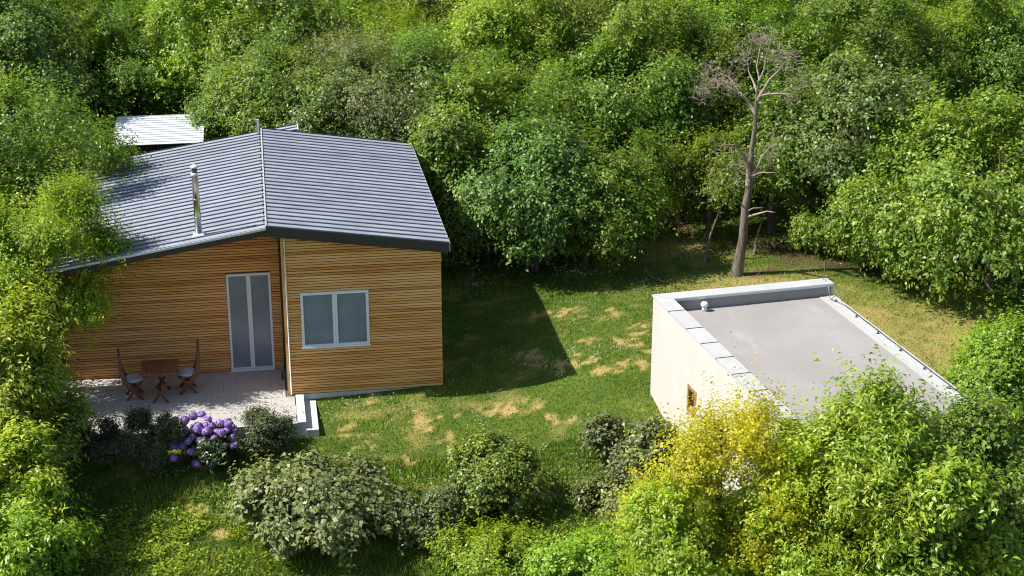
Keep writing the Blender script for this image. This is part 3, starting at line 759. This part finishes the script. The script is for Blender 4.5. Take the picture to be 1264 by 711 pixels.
tree('broadleaf_tree', 'low bushy tree hanging over the rear edge of the lawn', 'tree', 7.1, 40.9, 4.1, 1.9, 'oak', 318, leaf=.12, nlobe=72, ntwig=66, lobe=.3, nleaf=9, low=.08, ratio=.6)
tree('broadleaf_tree', 'tall round green tree left of the dead tree, over a dark hollow', 'tree', 10.7, 45.6, 5.2, 2.5, 'mid', 18, leaf=.12, nlobe=66, ntwig=75, lobe=.3, nleaf=9, low=.28, ratio=.6)
tree('young_tree', 'small slender green tree standing just left of the bare dead trunk', 'tree', 12.3, 42.2, 3.3, 1.15, 'horn', 19, leaf=.10, nlobe=24, ntwig=80, nleaf=9, low=.2, ratio=.5)
tree('young_tree', 'light green young tree just right of the bare dead trunk', 'tree', 14.2, 42.4, 4.4, 1.35, 'mid', 20, leaf=.11, nlobe=28, ntwig=90, nleaf=9, low=.05, ratio=.55)
tree('oak_tree', 'tall dark bluish-green oak behind the far corner of the outbuilding', 'tree', 16.3, 41.6, 6.1, 2.55, 'oak', 21, leaf=.13, nlobe=76, ntwig=70, lobe=.3, nleaf=10, low=.05, ratio=.6)
tree('hornbeam_tree', 'wide hornbeam with tiers of yellow-green leaves overhanging the dry grass on the right', 'tree', 18.4, 37.2, 5.0, 3.1, 'horn', 22, leaf=.13, nlobe=100, ntwig=66, lobe=.28, nleaf=9, low=.03, ratio=.55, twig=.55, droop=.15)
tree('hornbeam_tree', 'smaller hornbeam between the dark oak and the wide hornbeam', 'tree', 16.2, 38.4, 2.9, 1.5, 'horn', 23, leaf=.12, nlobe=30, ntwig=90, nleaf=9, low=.08, ratio=.55)
tree('broadleaf_tree', 'dark green tree at the upper left edge in front of the wood', 'tree', -8.9, 43.5, 6.0, 2.5, 'mid', 24, leaf=.12, nlobe=40, ntwig=100, nleaf=9, low=.05)
tree('broadleaf_bush', 'green bush filling the gap between the right roof edge and the bushy lawn tree', 'bush', 5.2, 43.0, 4.0, 1.9, 'mid', 51, leaf=.11, nlobe=50, ntwig=60, nleaf=9, lobe=.3, low=.0, ratio=.6, r0=.06, stems=3)
tree('broadleaf_bush', 'green bush at the right flank of the bushy tree beside the dark hollow', 'bush', 9.2, 42.1, 3.7, 1.6, 'mid', 52, leaf=.11, nlobe=50, ntwig=60, nleaf=9, lobe=.3, low=.0, ratio=.6, r0=.06, stems=3)
tree('broadleaf_bush', 'low leafy bush at the lawn edge in front and left of the bushy lawn tree', 'bush', 5.9, 41.6, 2.5, 1.25, 'oak', 57, leaf=.11, nlobe=50, ntwig=56, nleaf=9, lobe=.3, low=-.05, ratio=.6, r0=.05, stems=3)
tree('broadleaf_bush', 'leafy bush spilling onto the shaded lawn right of the bushy lawn tree', 'bush', 8.6, 40.6, 3.5, 1.5, 'mid', 58, leaf=.11, nlobe=50, ntwig=56, nleaf=9, lobe=.3, low=.05, ratio=.6, r0=.05, stems=3)
tree('broadleaf_bush', 'dark bush below the feathery tree at the left end of the house wall', 'bush', -6.25, 34.2, 3.1, 1.25, 'oak', 53, leaf=.10, nlobe=50, ntwig=60, nleaf=9, lobe=.3, low=.0, ratio=.5, r0=.06, stems=3)
# --- foreground
tree('leafy_shrub', 'bright leafy shrub at the bottom left edge below the walnut trees', 'shrub', -4.9, 27.9, .6, 1.1, 'walnut', 55, leaf=.13, ratio=.4, nlobe=50, ntwig=40, nleaf=9, twig=.3, low=.0, lobe=.28, young=.5, upright=.5, r0=.03, stems=3)
tree('walnut_tree', 'lower bright leafy tree in the bottom left corner', 'tree', -5.25, 29.5, 1.4, 1.25, 'walnut', 54, leaf=.14, ratio=.36, nlobe=60, ntwig=46, nleaf=10, twig=.34, low=.0, lobe=.28, young=.5, upright=.5)
tree('leafy_shrub', 'spreading shrub with large pale grey-green leaves at the bottom centre left', 'shrub', .75, 28.9, .30, 1.65, 'bigleaf', 31, leaf=.14, ratio=.62, nlobe=70, ntwig=36, nleaf=7, twig=.34, low=.0, lobe=.26, r0=.05, stems=4, up=.7, upright=.9, fill=.5)
tree('leafy_shrub', 'smaller grey-green bush squeezed between the pale shrub and the upright evergreen', 'shrub', 2.75, 28.7, -.15, .75, 'grey', 32, leaf=.11, ratio=.6, nlobe=26, ntwig=40, nleaf=8, twig=.22, low=.0, r0=.03, stems=3)
tree('evergreen_shrub', 'upright dark glossy evergreen shrub with a bright green top at the bottom centre', 'shrub', 4.3, 29.3, .50, .88, 'holly', 33, leaf=.085, ratio=.55, nlobe=70, ntwig=66, nleaf=10, twig=.26, low=.0, lobe=.32, r0=.05, stems=3, upright=.6, young=.9)
tree('leafy_shrub', 'dark grey-green broadleaf bush in front of the cream wall corner', 'shrub', 7.4, 29.8, .55, 1.0, 'bigleaf', 34, leaf=.13, ratio=.6, nlobe=36, ntwig=46, nleaf=7, twig=.25, low=.0, lobe=.3, r0=.045, stems=3)
tree('leafy_shrub', 'low dull green bush left of the golden tree near the bottom edge', 'shrub', 6.6, 28.4, -.15, .85, 'grey', 35, leaf=.11, ratio=.55, nlobe=30, ntwig=46, nleaf=8, twig=.24, low=.0, r0=.04, stems=3)
tree('golden_tree', 'golden yellow-leaved tree in front of the small window of the outbuilding', 'tree', 7.75, 25.2, 3.3, 1.4, 'gold', 36, leaf=.075, ratio=.55, nlobe=40, ntwig=70, nleaf=12, twig=.6, upright=.8, low=.05, lobe=.34)
tree('lime_tree', 'yellow-green tree below the golden one at the bottom edge', 'tree', 7.1, 24.6, 2.05, 1.2, 'lime', 37, leaf=.085, ratio=.55, nlobe=40, ntwig=90, nleaf=12, twig=.4, low=.0, upright=.4)
tree('lime_tree', 'dense lime-green tree at the bottom edge, right of the golden tree', 'tree', 9.1, 24.2, 2.7, 1.25, 'lime', 38, leaf=.085, ratio=.55, nlobe=42, ntwig=90, nleaf=12, twig=.4, low=.0, upright=.4)
tree('ash_tree', 'fresh green ash with feathery shoots rising in front of the flat roof', 'tree', 10.45, 24.2, 3.95, 1.3, 'walnut', 239, leaf=.14, ratio=.32, nlobe=84, ntwig=30, nleaf=11, twig=.62, droop=.1, upright=1.1, low=.0, lobe=.22)
tree('broadleaf_tree', 'bright green tree at the right edge beside the dry grass', 'tree', 15.5, 29.3, 2.45, 1.6, 'bright', 40, leaf=.10, ratio=.6, nlobe=74, ntwig=62, lobe=.3, nleaf=10, twig=.4, low=.0, upright=.4)
tree('broadleaf_tree', 'green tree with large pale leaves in the bottom right corner', 'tree', 11.2, 23.5, 2.6, 1.15, 'walnut', 41, leaf=.16, ratio=.45, nlobe=38, ntwig=60, nleaf=8, twig=.35, low=.0)
tree('broadleaf_tree', 'deep green tree filling the lower right edge under the bright one', 'tree', 12.75, 25.0, 2.9, 1.1, 'horn', 42, leaf=.10, ratio=.6, nlobe=38, ntwig=90, nleaf=9, low=.0)
tree('leafy_shrub', 'yellow-green low bush along the bottom edge under the evergreen shrub', 'shrub', 3.9, 27.3, -.62, 1.1, 'lime', 43, leaf=.09, ratio=.5, nlobe=32, ntwig=60, nleaf=9, twig=.28, low=.0, r0=.03, stems=3, upright=.6)
tree('leafy_shrub', 'light green bush along the bottom edge left of the lime-green trees', 'shrub', 5.8, 26.7, -.45, 1.0, 'bright', 44, leaf=.09, ratio=.5, nlobe=30, ntwig=60, nleaf=9, twig=.28, low=.0, r0=.03, stems=3, upright=.5)
tree('dark_shrub', 'rounded dark grey-green shrub at the terrace edge, left of the purple flowers', 'shrub', -2.72, 31.6, 0.74, .6, 'box', 45, leaf=.055, ratio=.4, nlobe=40, ntwig=80, nleaf=11, twig=.20, low=.0, lobe=.3, r0=.04, stems=4, upright=.6)
tree('dark_shrub', 'dark shrub at the terrace edge between the purple flowers and the white steps', 'shrub', -.22, 31.75, .48, .58, 'box', 46, leaf=.06, ratio=.4, nlobe=36, ntwig=70, nleaf=11, twig=.20, low=.0, lobe=.3, r0=.04, stems=4, upright=.7)
tree('dark_shrub', 'small dark bush at the left end of the terrace beside the bright leafy tree', 'shrub', -3.75, 31.95, .5, .42, 'box', 47, leaf=.06, ratio=.45, nlobe=24, ntwig=60, nleaf=9, twig=.18, low=.0, r0=.03, stems=3, upright=.5)

# rhododendron with purple flower heads (each head a part)
rh = tree('flowering_shrub', 'low shrub covered in purple ball-shaped flower heads at the terrace edge', 'shrub', -1.53, 31.65, .22, .62, 'rhodo', 48, leaf=.11, ratio=.42, nlobe=26, ntwig=30, nleaf=8, twig=.16, low=.0, lobe=.3, r0=.03, stems=4, up=.5)
def head_mesh(mat, seed, rad=.095, n=260):
    r = np.random.default_rng(seed)
    d = unit(r.normal(0, 1, (n, 3))); d = d[d[:, 2] > -.45]; n = len(d)
    P = d*rad*r.uniform(.72, 1.0, (n, 1))*np.array([1, 1, .8]); w = unit(np.cross(d, r.normal(0, 1, (n, 3)))); u = np.cross(w, d); s = .026*r.uniform(.8, 1.3, (n, 1))
    V = np.stack([P-u*s, P+w*s+d*s*.3, P+u*s, P-w*s+d*s*.3], 1).reshape(-1, 3)
    return np_mesh('flower_head', V, np.arange(n*4).reshape(-1, 4), [L[mat]], np.clip(r.normal(.45, .25, n), 0, 1))
hm = [head_mesh('petal', s) for s in range(3)]; hp = head_mesh('pink', 9)
HD = [(-.52,.50,.80),(-.36,.52,.76),(-.20,.53,.85),(-.05,.52,.88),(.06,.40,.80),(-.38,.35,.62),(-.18,.36,.66),(.0,.30,.66),(.12,.28,.70),(.27,.32,.72),(.40,.36,.74),(-.24,.08,.52),(-.10,-.08,.50),(.06,.10,.60),(.22,.14,.58),(.37,.12,.60),(.46,.02,.48),(.31,-.15,.36),(-.55,-.02,.40),(-.40,-.14,.42),(-.06,-.40,.22),(-.16,-.48,.12),(-.56,-.30,.22),(.50,-.10,.34),(-.12,.22,.72),(.52,.18,.60),(-.30,-.25,.55),(-.05,-.25,.50),(.15,-.12,.55),(.02,-.02,.68),(.30,-.02,.62),(-.45,.10,.62),(-.25,-.42,.38),(.18,-.36,.36),(.42,.22,.72),(-.12,.05,.70)]
g0 = rh.location.z
for i, (a, b, c) in enumerate(HD):
    h = link_mesh('flower_head', hm[i % 3], rh, (a*1.18, b*.8-.12, c-.24-g0-.08)); s = random.uniform(.85, 1.2); h.scale = (s, s, s); h.rotation_euler = (random.uniform(-.6, .6), random.uniform(-.6, .6), random.uniform(0, 6))
h = link_mesh('flower_head', hp, rh, (-.68, .02, .50-g0-.08)); h['label'] = 'pink flower head'

# dead tree
dg = gz(12.35, 39.43)
dt = empty('dead_tree', (12.35, 39.43, dg-.05), math.radians(-9), 'tall bare dead tree with pale snapped branches at the rear edge of the lawn', 'tree')
K = 2000/41.6
def P3(px, py, dy=0.0): return (( px-910)/K, dy, (337-py)/(K*.945))
trunk = MB().tube([P3(908, 345), P3(909.5, 334), P3(911, 320), P3(915, 290), P3(916, 250), P3(921, 215), P3(920, 180), P3(923, 150), P3(923, 125), P3(923, 108), P3(926, 92)], [.26, .18, .142, .122, .105, .088, .062, .056, .048, .034, .02], 10)
trunk.build('trunk', M['bark_dead'], dt, True)
BR = [([(922,135),(914,122),(905,113),(893,107),(884,103),(874,101)], .05, .3),
      ([(924,118),(931,105),(937,92),(946,82),(955,68)], .055, -.3),
      ([(924,114),(936,109),(950,106),(963,105)], .035, -.6),
      ([(924,110),(919,98),(914,88),(912,70)], .04, .5),
      ([(925,95),(931,82),(932,68),(936,55),(941,42)], .035, .1),
      ([(926,96),(922,80),(926,60),(929,38)], .03, .4),
      ([(918,222),(917,200),(909,182),(899,172),(895,158)], .075, -.4),
      ([(899,172),(890,169),(875,167)], .02, -.6),
      ([(920,215),(927,200),(931,183),(944,163)], .05, -.5),
      ([(920,212),(930,201),(945,196)], .035, -.8),
      ([(917,262),(925,257),(932,252),(940,247),(948,246)], .045, -.7),
      ([(918,255),(924,247),(935,243)], .025, -.5),
      ([(914,250),(908,240),(899,233)], .025, -.4),
      ([(905,113),(890,95),(868,88)], .02, .8), ([(946,82),(962,78),(980,84)], .018, -.4)]
for pts, r0, dep in BR:
    n = len(pts)
    MB().tube([P3(x, y, dep*i/(n-1)) for i, (x, y) in enumerate(pts)], [r0*(1-.75*i/(n-1)) for i in range(n)], 6).build('branch', M['bark_pale'], dt, True)
rt = random.Random(5); tw = MB()
for cx0, cy0, sx, sy, n, dep in ((905,190,16,14,30,-.3),(938,178,12,12,30,-.4),(870,92,20,14,95,.3),(890,105,16,10,40,.3),(925,50,20,12,90,.3),(950,66,22,14,100,-.2),(905,75,12,14,40,.4),(972,92,14,12,45,-.3),(862,112,14,14,50,.4),(958,108,10,6,16,-.6),(905,208,10,14,14,-.3),(945,160,6,8,8,-.5),(880,168,10,5,10,-.5)):
    for _ in range(int(n*1.5)):
        x = rt.gauss(cx0, sx*.55); y = rt.gauss(cy0, sy*.55); a = rt.uniform(0, 6.28); l = rt.uniform(5, 13)
        dp = dep+rt.uniform(-.5, .5)
        p = P3(x, y, dp); q = P3(x+math.cos(a)*l, y+math.sin(a)*l*.7, dp+rt.uniform(-.2, .2)); m_ = [(p[i]+q[i])/2+rt.uniform(-.03, .03) for i in range(3)]
        tw.tube([p, m_, q], [.006, .005, .0025], 3, cap=False)
        q2 = P3(x+math.cos(a+.8)*l*.7, y+math.sin(a+.8)*l*.5, dp+rt.uniform(-.2, .2)); tw.tube([m_, q2], [.005, .0025], 3, cap=False)
o = tw.build('twigs', M['twig'], dt); o['kind'] = 'stuff'
# leaning stems under the trees left of the dead tree
for i, (x, y, h, lx) in enumerate(((11.75, 40.6, 1.5, .45), (13.25, 40.9, 1.2, .3), (10.9, 42.6, 1.6, -.3))):
    z = gz(x, y)
    t = MB().tube([(0, 0, -.1), (lx*.4, .05, h*.5), (lx, .1, h)], [.045, .035, .02], 6).build('bare_stem', M['bark_dead'], smooth=True, loc=(x, y, z))
    tag(t, ['thin leaning bare stem left of the dead trunk', 'short bare stem right of the dead trunk under the young tree', 'thin bare stem in the dark hollow left of the dead tree'][i], 'stem')

# --- the wood behind: shared crown meshes, individual trees
protos = []
for i, (mt, lf, rat, nm) in enumerate((('bright', .125, .55, 'yellow-green'), ('mid', .125, .55, 'mid green'), ('bright', .12, .5, 'yellow-green'), ('horn', .12, .55, 'olive green'), ('grey', .115, .45, 'grey-green'), ('oak', .13, .6, 'dark green'))):
    cme, C = crown_mesh('wood_crown', L[mt], 60+i, 2.1, .1, 5.6, nlobe=72, ntwig=58, nleaf=11, leaf=lf*.88, ratio=rat, twig=.5, lobe=.30, upright=.25)
    tme = wood_mesh('wood_trunk', M['bark'], C, 5.8, .15, 60+i)
    protos.append((cme, tme, nm))
rb = random.Random(21); y = 46.2; row = 0
rows = ['the front rank', 'the second rank', 'the third rank', 'the fourth rank', 'the middle', 'the back half', 'the far part', 'the far edge', 'the farthest part']
while y < 69:
    hw = .33*y+3.0; x = .158*y-hw+(row % 2)*1.2
    while x < .158*y+hw:
        px, py = x+rb.uniform(-.6, .6), y+rb.uniform(-.6, .6)
        x += 2.45
        if row == 0 and (-7 < px < 1.6): continue
        if py < 51.5 and -6.5 < px < -1.3: continue
        wts = [5, 3, 4, 3, 1, 1] if px > 2 or y > 54 else [2, 4, 3, 2, 1, 2]
        k = rb.choices(range(6), wts)[0]
        s = rb.uniform(.74, 1.08)
        side = 'at the left' if px < .158*py-5 else ('at the right' if px > .158*py+5 else 'in the middle')
        plant('wood_tree', '%s broadleaf tree in %s of the wood, %s' % (protos[k][2], rows[min(row, 8)], side), 'tree', px, py, protos[k][0], protos[k][1], s, rb.uniform(0, 6.28), 'trees of the dense wood behind the clearing', sz=s*rb.uniform(.85, 1.1))
    y += 2.5; row += 1
# undergrowth bushes closing the foot of the wood
um, C = crown_mesh('undergrowth_crown', L['mid'], 80, .95, .0, 1.5, nlobe=22, ntwig=50, nleaf=9, leaf=.11, ratio=.55, twig=.3)
for i, (x, y, s) in enumerate(((15.0, 40.6, .75), (5.4, 43.0, 1.1), (17.2, 40.6, .9), (19.9, 36.6, .9), (14.3, 44.6, 1.2), (12.4, 45.4, 1.2), (8.4, 46.0, 1.2), (21.2, 36.0, 1.1), (-6.3, 36.8, 1.2), (-6.9, 33.0, 1.1), (-1.2, 50.5, 1.1), (-3.4, 50.8, 1.2), (-5.6, 50.6, 1.2), (6.2, 41.8, 1.0), (8.6, 41.3, 1.0), (7.4, 42.2, 1.2), (6.0, 44.6, 1.2), (4.7, 44.2, 1.1))):
    plant('undergrowth_bush', 'low green bush in the undergrowth at the foot of the surrounding trees', 'bush', x, y, um, None, s, i*1.3, 'undergrowth bushes', crown='foliage')

# ---------------------------------------------------------------- grass and flowers on the lawn
r = RNG
def on_lawn(x, y):
    ok = ~((x > -5.05) & (x < .92) & (y > 32.3) & (y < 35.7)) & ~((x > .22) & (x < 3.8) & (y > 33.99) & (y < 42.3)) & ~((x > -4.9) & (x < .3) & (y > 35.5) & (y < 42.3))
    dx, dy = x-8.28, y-32.45; lx = dx*math.cos(SR)+dy*math.sin(SR); ly = -dx*math.sin(SR)+dy*math.cos(SR)
    return ok & ~((lx > -.02) & (lx < 4.15) & (ly < .02) & (ly > -8.5))
def blades(n, x0, x1, y0, y1, h, w, name, mat, seed, dens=None):
    r = np.random.default_rng(seed)
    x = r.uniform(x0, x1, n); y = r.uniform(y0, y1, n)
    d = dryness(x, y); s = soilness(x, y)
    keep = on_lawn(x, y) & (r.random(n) > d*.9) & (r.random(n) > s*.9)
    hn = fbm(x, y, 1.9)
    x, y, d, hn = x[keep], y[keep], d[keep], hn[keep]; n = len(x); z = zsurf(x, y)
    a = r.uniform(0, 6.28, n); u = np.stack([np.cos(a), np.sin(a), 0*a], 1)
    ln = r.normal(0, .5, (n, 3)); ln[:, 2] = 1; ln = unit(ln)
    P = np.stack([x, y, z-.005], 1); H = (h*r.uniform(.5, 1.3, n)*(.45+1.1*hn))[:, None]; W = (w*r.uniform(.6, 1.4, n))[:, None]
    V = np.stack([P-u*W, P+u*W, P+ln*H], 1).reshape(-1, 3)
    tint = np.clip(hn*1.0-.12+r.normal(0, .16, n)+d*.6, 0, 1)
    return np_mesh(name, V, np.arange(n*3).reshape(-1, 3), [mat], tint)
gm = leaf_mat('grass_blade', (0.045, 0.095, 0.012), (0.135, 0.210, 0.028), (0.300, 0.300, 0.070), trans=.25, rough=.7, spec=.15)
tag(link_mesh('lawn_grass', blades(260000, -6.5, 19, 27.2, 45.5, .075, .011, 'lawn_grass', gm, 3)), kind='stuff')
tag(link_mesh('long_grass', blades(26000, -6.5, 7, 27.2, 31.2, .17, .014, 'long_grass', gm, 4)), kind='stuff')
# clover: white flower heads in loose drifts
n = 20000; x = r.uniform(-6, 14, n); y = r.uniform(28.5, 43, n)
m_ = on_lawn(x, y) & (fbm(x+40, y+11, .9)+r.normal(0, .04, n) > .66) & (r.random(n) > dryness(x, y))
x, y = x[m_], y[m_]; n = len(x); z = zsurf(x, y)+.055+r.random(n)*.03
s = .010*r.uniform(.7, 1.3, n); Z = np.zeros(n)
c0 = np.stack([x, y, z], 1)
V = np.stack([c0+np.stack([-s, -s*.3, Z], 1), c0+np.stack([s, -s*.3, Z], 1), c0+np.stack([s*.7, s*.4, s*1.3], 1), c0+np.stack([-s*.7, s*.4, s*1.3], 1)], 1).reshape(-1, 3)
tag(link_mesh('clover_flowers', np_mesh('clover_flowers', V, np.arange(n*4).reshape(-1, 4), [plain('clover_white', (.62, .62, .52), .8)])), kind='stuff')
# broad-leaved weeds and shoots near the bottom edge
for nm, mt, cx0, cy0, sx, sy, n, lf, hh in (('weeds', 'lime', -2.6, 28.9, 2.2, 1.1, 9000, .07, .16), ('weeds', 'bright', 2.0, 30.4, .9, .5, 1500, .06, .10), ('weeds', 'walnut', -4.6, 29.3, 1.1, 1.0, 4000, .09, .25), ('weeds', 'mid', 5.6, 29.0, 1.0, .8, 4000, .07, .14)):
    x = r.normal(cx0, sx*.6, n); y = r.normal(cy0, sy*.6, n); ok = on_lawn(x, y) & (fbm(x, y, 2.2) > .42); x, y = x[ok], y[ok]; k = len(x)
    P = np.stack([x, y, zsurf(x, y)+r.random(k)*hh], 1); a = r.uniform(0, 6.28, k); d_ = unit(np.stack([np.cos(a), np.sin(a), r.normal(.15, .3, k)], 1)); w_ = unit(np.cross(d_, np.array([0, 0, 1.])+r.normal(0, .3, (k, 3)))); s = lf*r.uniform(.6, 1.3, (k, 1))
    V = np.stack([P, P+d_*s*.5+w_*s*.28, P+d_*s, P+d_*s*.5-w_*s*.28], 1).reshape(-1, 3)
    tag(link_mesh(nm, np_mesh(nm, V, np.arange(k*4).reshape(-1, 4), [L[mt]], np.clip(r.normal(.45, .2, k), 0, 1))), kind='stuff')
